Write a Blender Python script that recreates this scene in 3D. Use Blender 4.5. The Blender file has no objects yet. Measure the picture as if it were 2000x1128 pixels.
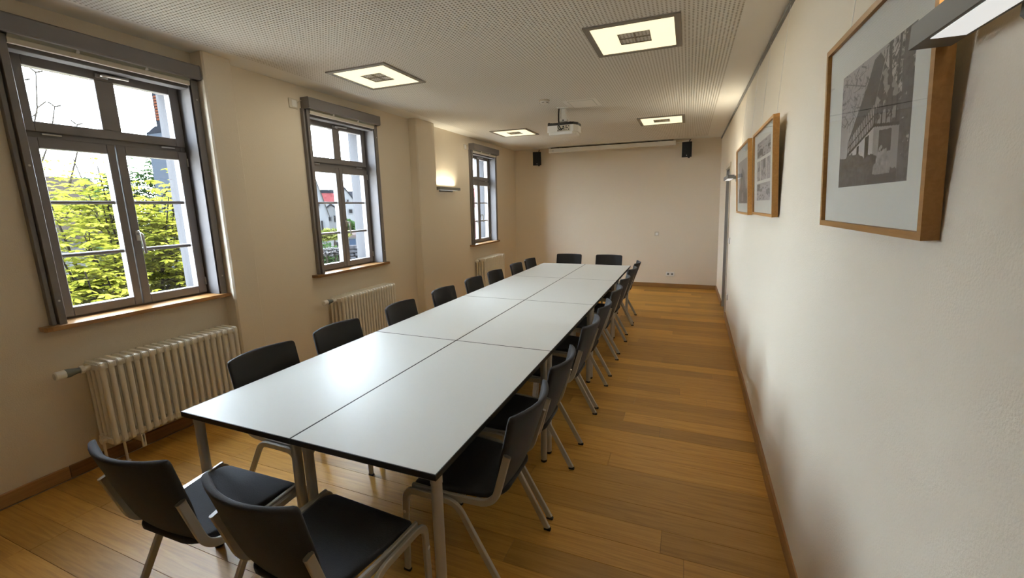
import bpy, math, random
import numpy as np
from mathutils import Vector, Matrix
random.seed(7); rng = np.random.default_rng(7)
S = bpy.context.scene
COL = S.collection

# ------------------------------------------------------------------ camera
cam = bpy.data.cameras.new('camera'); camo = bpy.data.objects.new('camera', cam); COL.objects.link(camo)
f_px, yaw, pitch, roll, cam_h = 840.44, -.386, -.1896, -.0169, 1.6291
cy, sy, cp, sp = math.cos(yaw), math.sin(yaw), math.cos(pitch), math.sin(pitch)
Fw = Vector((sy*cp, cy*cp, sp)); R0 = Vector((cy, -sy, 0)); U0 = R0.cross(Fw)
c_, s_ = math.cos(roll), math.sin(roll)
Rr = c_*R0 + s_*U0; Uu = -s_*R0 + c_*U0
camo.matrix_world = Matrix(((Rr.x, Uu.x, -Fw.x, 0), (Rr.y, Uu.y, -Fw.y, 0), (Rr.z, Uu.z, -Fw.z, cam_h), (0, 0, 0, 1)))
cam.sensor_width = 36; cam.lens = f_px/2000*36; cam.clip_start = .02; cam.clip_end = 500
S.camera = camo

# ------------------------------------------------------------------ sky, sun, exposure
SKY, SUN, LAMP, SCONCE, EXPO = 46.0, 60.0, 1.0, 2.8, 0.05
LAMP_W = 5.0
w = bpy.data.worlds.new('sky'); S.world = w; w.use_nodes = True
bg = w.node_tree.nodes['Background']; bg.inputs[0].default_value = (.76, .89, 1.0, 1); bg.inputs[1].default_value = SKY
sun = bpy.data.lights.new('sun', 'SUN'); sun.energy = SUN; sun.angle = .02; sun.color = (1, .95, .86)
suno = bpy.data.objects.new('sun', sun); COL.objects.link(suno)
suno.rotation_euler = Vector((-.30, -.55, -.78)).to_track_quat('-Z', 'Y').to_euler()
vs = S.view_settings; vs.view_transform = 'Standard'; vs.look = 'None'; vs.gamma = 1; vs.use_curve_mapping = False; vs.exposure = EXPO
S.cycles.max_bounces = 10; S.cycles.diffuse_bounces = 6; S.cycles.glossy_bounces = 4; S.cycles.transparent_max_bounces = 16
S.cycles.sample_clamp_indirect = 6
S.cycles.caustics_reflective = False; S.cycles.caustics_refractive = False

# ------------------------------------------------------------------ materials
def new_mat(name):
    m = bpy.data.materials.new(name); m.use_nodes = True
    return m, m.node_tree.nodes, m.node_tree.links, m.node_tree.nodes['Principled BSDF']
def mat(name, col, rough=.5, metal=0, bump=0, bscale=200, var=0, vscale=8, sheen=0, spec=.5, coat=0):
    m, n, l, b = new_mat(name)
    b.inputs['Base Color'].default_value = (*col, 1); b.inputs['Roughness'].default_value = rough
    b.inputs['Metallic'].default_value = metal; b.inputs['Specular IOR Level'].default_value = spec
    b.inputs['Sheen Weight'].default_value = sheen; b.inputs['Coat Weight'].default_value = coat
    if sheen: b.inputs['Sheen Roughness'].default_value = .4; b.inputs['Sheen Tint'].default_value = (.75, .8, 1, 1)
    tc = n.new('ShaderNodeTexCoord')
    if var:
        t = n.new('ShaderNodeTexNoise'); t.inputs['Scale'].default_value = vscale; t.inputs['Detail'].default_value = 5
        l.new(tc.outputs['Object'], t.inputs['Vector'])
        r = n.new('ShaderNodeMapRange'); r.inputs[1].default_value = .3; r.inputs[2].default_value = .7; r.inputs[3].default_value = 1-var; r.inputs[4].default_value = 1+var
        l.new(t.outputs[0], r.inputs[0])
        mx = n.new('ShaderNodeMix'); mx.data_type = 'RGBA'; mx.blend_type = 'MULTIPLY'; mx.inputs[0].default_value = 1
        mx.inputs[6].default_value = (*col, 1); l.new(r.outputs[0], mx.inputs[7]); l.new(mx.outputs[2], b.inputs['Base Color'])
    if bump:
        t = n.new('ShaderNodeTexNoise'); t.inputs['Scale'].default_value = bscale; t.inputs['Detail'].default_value = 3
        l.new(tc.outputs['Object'], t.inputs['Vector'])
        bp = n.new('ShaderNodeBump'); bp.inputs['Strength'].default_value = bump; bp.inputs['Distance'].default_value = .004
        l.new(t.outputs[0], bp.inputs['Height']); l.new(bp.outputs[0], b.inputs['Normal'])
    return m
def emit(name, col, s):
    m, n, l, b = new_mat(name)
    b.inputs['Base Color'].default_value = (.8, .8, .75, 1)
    b.inputs['Emission Color'].default_value = (*col, 1); b.inputs['Emission Strength'].default_value = s
    return m
def wood(name, c1, c2, c3, axis=0, rough=.42, grain=1.0):
    m, n, l, b = new_mat(name)
    tc = n.new('ShaderNodeTexCoord'); oi = n.new('ShaderNodeObjectInfo')
    mp = n.new('ShaderNodeMapping'); sc = [48, 48, 48]; sc[axis] = 2.4; mp.inputs['Scale'].default_value = sc
    off = n.new('ShaderNodeVectorMath'); off.operation = 'SCALE'; off.inputs[0].default_value = (37, 51, 23)
    l.new(oi.outputs['Random'], off.inputs['Scale']); l.new(off.outputs[0], mp.inputs['Location'])
    l.new(tc.outputs['Object'], mp.inputs['Vector'])
    t = n.new('ShaderNodeTexNoise'); t.inputs['Scale'].default_value = 1; t.inputs['Detail'].default_value = 6; t.inputs['Distortion'].default_value = 1.4
    l.new(mp.outputs[0], t.inputs['Vector'])
    cr = n.new('ShaderNodeValToRGB'); e = cr.color_ramp.elements
    e[0].position = .28; e[0].color = (*c1, 1); e[1].position = .72; e[1].color = (*c3, 1); k = e.new(.5); k.color = (*c2, 1)
    l.new(t.outputs[0], cr.inputs[0])
    r = n.new('ShaderNodeMapRange'); r.inputs[3].default_value = .72; r.inputs[4].default_value = 1.22; l.new(oi.outputs['Random'], r.inputs[0])
    mx = n.new('ShaderNodeMix'); mx.data_type = 'RGBA'; mx.blend_type = 'MULTIPLY'; mx.inputs[0].default_value = 1
    l.new(cr.outputs[0], mx.inputs[6]); l.new(r.outputs[0], mx.inputs[7]); l.new(mx.outputs[2], b.inputs['Base Color'])
    b.inputs['Roughness'].default_value = rough
    bp = n.new('ShaderNodeBump'); bp.inputs['Strength'].default_value = .12*grain; bp.inputs['Distance'].default_value = .002
    l.new(t.outputs[0], bp.inputs['Height']); l.new(bp.outputs[0], b.inputs['Normal'])
    return m
def glass_mat(name, refl=.05, graz=.92):
    m, n, l, b = new_mat(name); n.remove(b)
    out = n['Material Output']; tr = n.new('ShaderNodeBsdfTransparent'); gl = n.new('ShaderNodeBsdfGlossy'); gl.inputs['Roughness'].default_value = .01
    lw = n.new('ShaderNodeLayerWeight'); pw_ = n.new('ShaderNodeMath'); pw_.operation = 'POWER'; pw_.inputs[1].default_value = 5
    ma = n.new('ShaderNodeMath'); ma.operation = 'MULTIPLY_ADD'; ma.inputs[1].default_value = graz; ma.inputs[2].default_value = refl
    l.new(lw.outputs['Facing'], pw_.inputs[0]); l.new(pw_.outputs[0], ma.inputs[0])
    mx = n.new('ShaderNodeMixShader'); l.new(ma.outputs[0], mx.inputs[0]); l.new(tr.outputs[0], mx.inputs[1]); l.new(gl.outputs[0], mx.inputs[2])
    l.new(mx.outputs[0], out.inputs[0]); return m
def vcol_mat(name, rough=.6):
    m, n, l, b = new_mat(name); a = n.new('ShaderNodeVertexColor'); a.layer_name = 'print'
    l.new(a.outputs[0], b.inputs['Base Color']); b.inputs['Roughness'].default_value = rough; return m

M = dict(
 wall=mat('cream_woodchip', (.80, .72, .595), .9, bump=.35, bscale=170),
 ceil=mat('white_gypsum', (.92, .915, .885), .9),
 fleece=mat('black_fleece', (.56, .53, .47), .95),
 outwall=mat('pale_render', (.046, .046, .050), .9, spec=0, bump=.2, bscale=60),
 grey=mat('grey_paint', (.19, .175, .175), .42, var=.04),
 lining=mat('grey_lining', (.135, .128, .132), .8, spec=.08),
 greyd=mat('groove_dark', (.03, .03, .032), .6),
 greydoor=mat('door_grey', (.36, .355, .34), .5),
 blind=mat('cassette_grey', (.17, .155, .155), .40),
 blindreflect=mat('cassette_green_reflection', (.26, .28, .25), .25),  # grey-green colour stands in for the outdoors reflected under the cassette
 rail=mat('beige_aluminium', (.62, .58, .50), .4),
 oak=wood('oak_planks', (.42, .205, .036), (.53, .270, .048), (.60, .325, .068), 0),
 oaky=wood('oak_trim_y', (.25, .125, .042), (.31, .160, .056), (.36, .192, .072), 1, .36),
 oakx=wood('oak_trim_x', (.30, .155, .05), (.37, .195, .066), (.42, .23, .085), 0),
 beech=wood('frame_beech', (.42, .205, .055), (.48, .24, .066), (.53, .275, .08), 1, .4, .5),
 subfloor=mat('subfloor', (.06, .035, .015), .9),
 lam=mat('white_laminate', (.68, .69, .67), .42, bump=.04, bscale=900, spec=.28),
 edge=mat('black_edge', (.018, .018, .018), .5),
 alu=mat('silver_lacquer', (.54, .535, .52), .42, metal=.3),
 aluleg=mat('silver_leg', (.52, .51, .50), .42, metal=.25),
 fabric=mat('charcoal_fabric', (.020, .020, .024), .85, bump=.25, bscale=260, sheen=.18, var=.25, vscale=6),
 shell=mat('charcoal_shell', (.016, .015, .017), .8, sheen=.15, bump=.2, bscale=300),
 rubber=mat('black_rubber', (.012, .012, .012), .6),
 rad=mat('radiator_enamel', (.88, .85, .77), .35, coat=.2),
 whitep=mat('white_plastic', (.86, .85, .82), .4),
 whitew=mat('warm_white_plastic', (.66, .60, .50), .45),
 greyp=mat('grey_plastic', (.17, .19, .19), .5),
 chrome=mat('satin_chrome', (.55, .55, .54), .28, metal=.9),
 dark=mat('dark_plastic', (.02, .018, .018), .45),
 black=mat('speaker_black', (.003, .003, .003), .6, spec=.3),
 mat=mat('picture_mat', (.84, .85, .78), .8),
 sconce=mat('sconce_grey', (.21, .21, .205), .5),
 lframe=mat('lamp_frame', (.27, .25, .22), .45, metal=.3),
 louvre=mat('lamp_louvre', (.45, .43, .36), .3, metal=.7),
 lamp=emit('lamp_diffuser', (1, .90, .60), LAMP),
 scup=emit('sconce_up', (1, .88, .60), 1.6),
 scdn=emit('sconce_down', (.97, 1, 1), .66),
 glass=glass_mat('window_glass'), pglass=glass_mat('picture_glass', .045, .40),
 print=vcol_mat('photo_print'),
 ground=mat('bounce_ground', (.60, .57, .50), .95, var=.4, vscale=1.2),  # unseen surface, made this pale to bounce daylight onto the ceiling
)
def leafmat(name, a, b_, tr=.5):
    m, n, l, b = new_mat(name); n.remove(b); out = n['Material Output']
    geo = n.new('ShaderNodeNewGeometry'); cr = n.new('ShaderNodeValToRGB')
    cr.color_ramp.elements[0].color = (*a, 1); cr.color_ramp.elements[1].color = (*b_, 1); l.new(geo.outputs['Random Per Island'], cr.inputs[0])
    d = n.new('ShaderNodeBsdfDiffuse'); t = n.new('ShaderNodeBsdfTranslucent'); mx = n.new('ShaderNodeMixShader'); mx.inputs[0].default_value = tr
    l.new(cr.outputs[0], d.inputs[0]); l.new(cr.outputs[0], t.inputs[0]); l.new(d.outputs[0], mx.inputs[1]); l.new(t.outputs[0], mx.inputs[2]); l.new(mx.outputs[0], out.inputs[0])
    return m

# ------------------------------------------------------------------ mesh helpers
class MB:
    def __init__(s): s.V = []; s.F = []; s.mi = []
    def add(s, V, F, mi=0):
        o = len(s.V); s.V += [tuple(v) for v in V]; s.F += [tuple(i+o for i in f) for f in F]; s.mi += [mi]*len(F); return s
    def box(s, x0, x1, y0, y1, z0, z1, ch=0, mi=0):
        x0, x1 = sorted((x0, x1)); y0, y1 = sorted((y0, y1)); z0, z1 = sorted((z0, z1))
        if not ch:
            V = [(x, y, z) for x in (x0, x1) for y in (y0, y1) for z in (z0, z1)]
            return s.add(V, [(0, 1, 3, 2), (4, 6, 7, 5), (0, 4, 5, 1), (2, 3, 7, 6), (0, 2, 6, 4), (1, 5, 7, 3)], mi)
        ch = min(ch, .49*min(x1-x0, y1-y0, z1-z0))
        P = [(x0, x1), (y0, y1), (z0, z1)]; V = []; idx = {}
        for i in (0, 1):
            for j in (0, 1):
                for k in (0, 1):
                    for a in range(3):
                        p = [P[0][i], P[1][j], P[2][k]]
                        for q, t in enumerate((i, j, k)):
                            if q != a: p[q] += ch if t == 0 else -ch
                        idx[(i, j, k, a)] = len(V); V.append(tuple(p))
        F = []
        for a in range(3):
            b, c = [q for q in range(3) if q != a]
            for t in (0, 1):
                q = []
                for (u, v) in ((0, 0), (1, 0), (1, 1), (0, 1)):
                    key = [0, 0, 0]; key[a] = t; key[b] = u; key[c] = v; q.append(idx[(*key, a)])
                F.append(tuple(q))
            for u in (0, 1):
                for v in (0, 1):
                    k0 = [0, 0, 0]; k1 = [0, 0, 0]; k0[b] = k1[b] = u; k0[c] = k1[c] = v; k1[a] = 1
                    F.append((idx[(*k0, b)], idx[(*k1, b)], idx[(*k1, c)], idx[(*k0, c)]))
        for i in (0, 1):
            for j in (0, 1):
                for k in (0, 1): F.append((idx[(i, j, k, 0)], idx[(i, j, k, 1)], idx[(i, j, k, 2)]))
        return s.add(V, F, mi)
    def sweep(s, path, prof, up=(1, 0, 0), caps=True, scale=None, mi=0):
        P = [Vector(p) for p in path]; n = len(prof); V = []; F = []
        up = Vector(up)
        for i, p in enumerate(P):
            t = (P[min(i+1, len(P)-1)]-P[max(i-1, 0)]).normalized()
            a = (up - t*up.dot(t)).normalized(); b = t.cross(a); k = scale[i] if scale else 1
            V += [p + a*u*k + b*v*k for u, v in prof]
        for i in range(len(P)-1):
            for j in range(n): F.append((i*n+j, i*n+(j+1) % n, (i+1)*n+(j+1) % n, (i+1)*n+j))
        if caps: F += [tuple(range(n))[::-1], tuple(range((len(P)-1)*n, len(P)*n))]
        return s.add(V, F, mi)
    def tube(s, path, r, seg=10, mi=0, scale=None):
        P = [Vector(p) for p in path]; d = (P[-1]-P[0]).normalized(); up = (1, 0, 0) if abs(d.x) < .9 else (0, 1, 0)
        return s.sweep(path, [(r*math.cos(2*math.pi*i/seg), r*math.sin(2*math.pi*i/seg)) for i in range(seg)], up, True, scale, mi)
    def lathe(s, c, axis, prof, seg=24, mi=0):
        c = Vector(c); ax = Vector(axis).normalized(); a = ax.orthogonal().normalized(); b = ax.cross(a); V = []; F = []
        for r, h in prof:
            for i in range(seg):
                t = 2*math.pi*i/seg; V.append(c + ax*h + (a*math.cos(t)+b*math.sin(t))*max(r, 1e-5))
        for k in range(len(prof)-1):
            for i in range(seg): F.append((k*seg+i, k*seg+(i+1) % seg, (k+1)*seg+(i+1) % seg, (k+1)*seg+i))
        F += [tuple(range(seg))[::-1], tuple(range((len(prof)-1)*seg, len(prof)*seg))]
        return s.add(V, F, mi)
    def prism(s, poly, d, mi=0):
        """poly: list of 3d points, d: extrusion vector"""
        n = len(poly); d = Vector(d); V = [Vector(p) for p in poly]+[Vector(p)+d for p in poly]
        F = [tuple(range(n))[::-1], tuple(range(n, 2*n))]+[(i, (i+1) % n, n+(i+1) % n, n+i) for i in range(n)]
        return s.add(V, F, mi)
    def mesh(s, name, mats, smooth=None):
        me = bpy.data.meshes.new(name); me.from_pydata([tuple(v) for v in s.V], [], s.F)
        mats = mats if isinstance(mats, (list, tuple)) else [mats]
        for m in mats: me.materials.append(m)
        if len(mats) > 1: me.polygons.foreach_set('material_index', s.mi)
        import bmesh
        bm = bmesh.new(); bm.from_mesh(me); bmesh.ops.recalc_face_normals(bm, faces=bm.faces); bm.to_mesh(me); bm.free()
        if smooth is not None:
            me.shade_smooth(); me.set_sharp_from_angle(angle=math.radians(smooth))
        me.update(); return me
    def build(s, name, mats, parent=None, smooth=None):
        return link(name, s.mesh(name, mats, smooth), parent)
def link(name, me, parent=None):
    o = bpy.data.objects.new(name, me); COL.objects.link(o)
    if parent: o.parent = parent
    return o
def tag(o, label=None, cat=None, group=None, kind=None):
    if label: o['label'] = label
    if cat: o['category'] = cat
    if group: o['group'] = group
    if kind: o['kind'] = kind
    return o
def thing(name, label, cat, loc=(0, 0, 0), rz=0, group=None, kind=None):
    o = bpy.data.objects.new(name, None); COL.objects.link(o); o.location = loc; o.rotation_euler = (0, 0, rz); o.empty_display_size = .1
    return tag(o, label, cat, group, kind)
def dup(root, loc=None, rz=None, label=None, group=None):
    def rec(o, par):
        c = o.copy(); COL.objects.link(c)
        if par: c.parent = par
        for ch in o.children: rec(ch, c)
        return c
    r = rec(root, None)
    if loc is not None: r.location = loc
    if rz is not None: r.rotation_euler = (0, 0, rz)
    return tag(r, label, None, group)
def rect(wd, ht, ch=0):
    a, b = wd/2, ht/2
    if not ch: return [(-a, -b), (a, -b), (a, b), (-a, b)]
    return [(-a+ch, -b), (a-ch, -b), (a, -b+ch), (a, b-ch), (a-ch, b), (-a+ch, b), (-a, b-ch), (-a, -b+ch)]
def arc_path(pts, rad, n=5):
    """polyline with rounded corners"""
    P = [Vector(p) for p in pts]; out = [P[0]]
    for i in range(1, len(P)-1):
        a, b, c = P[i-1], P[i], P[i+1]; u = (a-b).normalized(); v = (c-b).normalized()
        r = min(rad, .45*(a-b).length, .45*(c-b).length)
        p0, p1 = b+u*r, b+v*r
        for k in range(n+1):
            t = k/n; out.append((1-t)**2*p0+2*t*(1-t)*b+t*t*p1)
    out.append(P[-1]); return out

# ------------------------------------------------------------------ room shell
H = 2.789; XL = -3.505; XO = -3.83; XI = -3.70; YB = 8.92; YF = -1.3
def XR(y, z):
    t = min(max((y-2)/4.7, 0), 1); a = .512+.068*t; b = .503-.013*t
    return a*(1-z/H)+b*z/H
SH = [0.0, 2.035, 5.50]          # window offsets along the wall

# floor: every oak board is a part
fl = MB().box(XL-.1, 1.0, YF-.1, YB+.1, -.06, -.013).build('floor', M['subfloor'])
tag(fl, 'oak plank floor of the meeting room', 'floor', kind='structure')
pw = .1555; k0 = math.floor((YF-2.674)/pw)
random.seed(11)
row = k0
while 2.674+row*pw < YB:
    y0 = 2.674+row*pw; y1 = min(y0+pw, YB); y0 = max(y0, YF)
    cuts = []; x = XL + random.uniform(.25, 1.6)
    while x < .45: cuts.append(x); x += random.uniform(1.15, 1.9)
    fixed = {19: -.187, 18: .054, 14: -.078, 15: -.315, 16: .134, 20: -.135, 12: .002, 11: -.254, 10: .313, 9: -1.0}
    r_ = round((y0-2.674)/pw)
    if r_ in (7, 6, 5, 2, 1, 0): pass
    xs = [XL+.02]+[c for c in cuts if XL+.2 < c < .35]+[.60]
    for a, b in zip(xs[:-1], xs[1:]):
        cx, cyy = (a+b)/2, (y0+y1)/2; g = .0005
        m_ = MB().box(a-cx+g, b-cx-g, y0-cyy+g, y1-cyy-g, -.012, 0, .0010)
        o = m_.build('plank', M['oak'], fl); o.location = (cx, cyy, random.uniform(-.0006, 0))
    row += 1

# back wall / wall behind the camera
wb = MB().box(XL-.3, 1.2, YB, YB+.25, -.05, H+.05).build('wall_back', M['wall']); tag(wb, 'cream end wall behind the far end of the tables', 'wall', kind='structure')
wf = MB().box(XL-.3, 1.2, YF-.25, YF, -.05, H+.05).build('wall_front', M['wall']); tag(wf, 'cream wall behind the viewpoint', 'wall', kind='structure')

# left wall with three window openings, two pilasters
OPN = [(1.325+s, 2.275+s) for s in SH]; OZ0, OZ1 = .952, 2.565
m_ = MB(); ys = [YF-.3]+[v for o in OPN for v in o]+[YB+.3]
for i in range(0, len(ys), 2): m_.box(XI, XL, ys[i], ys[i+1], -.1, H+.05)
for a, b in OPN: m_.box(XI, XL, a, b, -.1, OZ0).box(XI, XL, a, b, OZ1, H+.05)
wl = m_.build('wall_left', M['wall']); tag(wl, 'cream window wall with three tall windows', 'wall', kind='structure')
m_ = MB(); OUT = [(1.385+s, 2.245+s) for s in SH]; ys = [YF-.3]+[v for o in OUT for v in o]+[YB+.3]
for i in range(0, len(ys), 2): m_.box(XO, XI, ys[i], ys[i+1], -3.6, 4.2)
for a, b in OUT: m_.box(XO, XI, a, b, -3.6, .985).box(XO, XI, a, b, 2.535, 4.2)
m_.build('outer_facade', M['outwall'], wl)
def pilaster(y0, y1):
    r = .012
    poly = [(XL-.01, y0, 0), (-3.38-r, y0, 0), (-3.38, y0+r, 0), (-3.38, y1-r, 0), (-3.38-r, y1, 0), (XL-.01, y1, 0)]
    MB().prism(poly, (0, 0, H-.001)).build('pilaster', M['wall'], wl, 40)
pilaster(2.333, 2.56); pilaster(5.062, 5.51)

# right wall: slightly out of plumb, door opening
DY0, DY1, DZ = 6.80, 7.49, 2.12
m_ = MB(); yy = [YF-.3, 2, 4.4, DY0, DY1, YB+.3]; zz = [-.05, DZ, H+.05]
for i in range(5):
    for k in range(2):
        if i == 3 and k == 0: continue
        a, b, c, d = yy[i], yy[i+1], zz[k], zz[k+1]
        V = [(XR(a, c), a, c), (XR(b, c), b, c), (XR(b, d), b, d), (XR(a, d), a, d)]
        m_.prism(V, (.32, 0, 0))
wr = m_.build('wall_right', M['wall']); tag(wr, 'long cream wall hung with framed photographs', 'wall', kind='structure')
# door in its deep grey lined recess
dr = thing('door_1', 'grey door in a deep lined recess of the long wall', 'door', kind='structure')
def lin(y, z, dx): return (XR(y, z)+dx, y, z)
MB().prism([lin(DY1-.02, 0, -.004), lin(DY1-.02, DZ, -.004), (.86, DY1-.02, DZ), (.86, DY1-.02, 0)], (0, .03, 0)).build('jamb', M['greydoor'], dr)
MB().prism([lin(DY0+.02, 0, -.004), lin(DY0+.02, DZ, -.004), (.86, DY0+.02, DZ), (.86, DY0+.02, 0)], (0, -.03, 0)).build('jamb', M['greydoor'], dr)
MB().prism([lin(DY0+.02, DZ-.02, -.004), lin(DY1-.02, DZ-.02, -.004), (.86, DY1-.02, DZ-.02), (.86, DY0+.02, DZ-.02)], (0, 0, .03)).build('head', M['greydoor'], dr)
for ya, yb in ((DY0-.06, DY0-.002),):
    MB().prism([lin(ya, 0, -.014), lin(yb, 0, -.014), lin(yb, 0, .01), lin(ya, 0, .01)],
               (XR(ya, DZ)-XR(ya, 0), 0, DZ)).build('casing', M['whitew'], dr)
MB().prism([lin(DY0-.06, DZ+.002, -.014), lin(DY1+.05, DZ+.002, -.014), lin(DY1+.05, DZ+.002, .01), lin(DY0-.06, DZ+.002, .01)], (0, 0, .055)).build('casing', M['whitew'], dr)
lf = MB().box(.80, .84, DY0+.022, DY1-.022, .006, DZ-.024, .004).build('leaf', M['greydoor'], dr)
MB().tube([(.80, DY0+.09, 1.04), (.745, DY0+.09, 1.04), (.745, DY0+.21, 1.04)], .010).build('handle', M['chrome'], lf, 40)
MB().box(.59, .86, DY0-.001, DY1+.001, -.06, .003).build('threshold', M['oakx'], dr)

# baseboards
def bboard(root, y0, y1, xf, mt):
    MB().prism([xf(y0, 0, 0), xf(y1, 0, 0), xf(y1, .085, 0), xf(y0, .085, 0)], (xf(0, 0, 1)[0]-xf(0, 0, 0)[0], 0, 0)).build('board', mt, root)
br = thing('baseboard_right', 'oak baseboard along the picture wall', 'baseboard', kind='structure')
for a, b in ((YF, 2.62), (2.622, 4.6), (4.602, DY0-.06), (DY1+.03, YB-.014)):
    V = [(XR(a, 0)-.014, a, 0), (XR(b, 0)-.014, b, 0), (XR(b, 0)+.03, b, 0), (XR(a, 0)+.03, a, 0)]
    T = [(XR(a, .085)-.014, a, .082), (XR(b, .085)-.014, b, .082), (XR(b, .085)+.03, b, .085), (XR(a, .085)+.03, a, .085)]
    MB().add(V+T, [(0, 1, 2, 3), (4, 5, 6, 7), (0, 1, 5, 4), (1, 2, 6, 5), (2, 3, 7, 6), (3, 0, 4, 7)]).build('board', M['oaky'], br)
bb = thing('baseboard_back', 'oak baseboard along the end wall', 'baseboard', kind='structure')
for a, b in ((XL, -1.2), (-1.198, .57)): MB().box(a, b, YB-.014, YB+.02, 0, .083, .003).build('board', M['oakx'], bb)
bl = thing('baseboard_left', 'oak baseboard along the window wall', 'baseboard', kind='structure')
for a, b in ((YF, 1.21), (1.212, 2.333), (2.56, 5.062), (5.51, YB-.014)): MB().box(XL-.02, XL+.014, a, b, 0, .083, .003).build('board', M['oaky'], bl)
for a, b in ((2.322, 2.571), (5.05, 5.522)): MB().box(XL+.013, -3.367, a, b, 0, .083, .003).build('board', M['oaky'], bl)

# ceiling: perforated board (real holes) with a plain margin and a dark fleece behind
PX0, PX1, PY0, PY1, PI = -3.25, .25, .90, 8.60, .025
m_ = MB()
def cq(a, b, c, d): m_.add([(a, c, H), (b, c, H), (b, d, H), (a, d, H)], [(0, 1, 2, 3)])
cq(XL-.2, 1.0, YF-.2, PY0); cq(XL-.2, 1.0, PY1, YB+.2); cq(XL-.2, PX0, PY0, PY1); cq(PX1, 1.0, PY0, PY1)
cl = m_.build('ceiling', M['ceil']); tag(cl, 'white perforated acoustic ceiling with a plain margin', 'ceiling', kind='structure')
nx, ny = round((PX1-PX0)/PI), round((PY1-PY0)/PI)
ang = np.arange(8)*math.pi/4
hr = .0068
sqx = np.clip(np.cos(ang)*1.5, -1, 1)*PI/2; sqy = np.clip(np.sin(ang)*1.5, -1, 1)*PI/2
loc = np.concatenate([np.stack([sqx, sqy], 1), np.stack([np.cos(ang)*hr, np.sin(ang)*hr], 1)])
gx, gy = np.meshgrid(PX0+PI*(np.arange(nx)+.5), PY0+PI*(np.arange(ny)+.5))
cen = np.stack([gx.ravel(), gy.ravel()], 1)
v2 = (cen[:, None, :]+loc[None]).reshape(-1, 2); nv = len(v2)
vv = np.full((nv, 3), H, np.float32); vv[:, :2] = v2
q = np.array([[i, (i+1) % 8, 8+(i+1) % 8, 8+i] for i in range(8)])
ff = (np.arange(len(cen))[:, None, None]*16+q[None]).reshape(-1, 4).astype(np.int32)
me = bpy.data.meshes.new('perforated_board'); me.vertices.add(nv); me.vertices.foreach_set('co', vv.ravel())
me.loops.add(ff.size); me.loops.foreach_set('vertex_index', ff.ravel()); me.polygons.add(len(ff))
me.polygons.foreach_set('loop_start', np.arange(len(ff), dtype=np.int32)*4); me.update(calc_edges=True); me.materials.append(M['ceil'])
po = link('perforated_board', me, cl); po['kind'] = 'stuff'
MB().box(XL-.3, 1.1, YF-.3, YB+.3, H+.012, H+.20).build('acoustic_fleece', M['fleece'], cl)

# picture rail
tr = MB().prism([(XR(YF, 2.75)-.016, YF, 2.757), (XR(YF, 2.75)+.02, YF, 2.757), (XR(YF, 2.75)+.02, YF, 2.781), (XR(YF, 2.75)-.016, YF, 2.781)],
                (XR(YB, 2.75)-XR(YF, 2.75), YB-YF-.002, 0)).build('trim_1', M['sconce']); tag(tr, 'thin grey picture hanging rail under the ceiling', 'rail', kind='structure')

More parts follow.
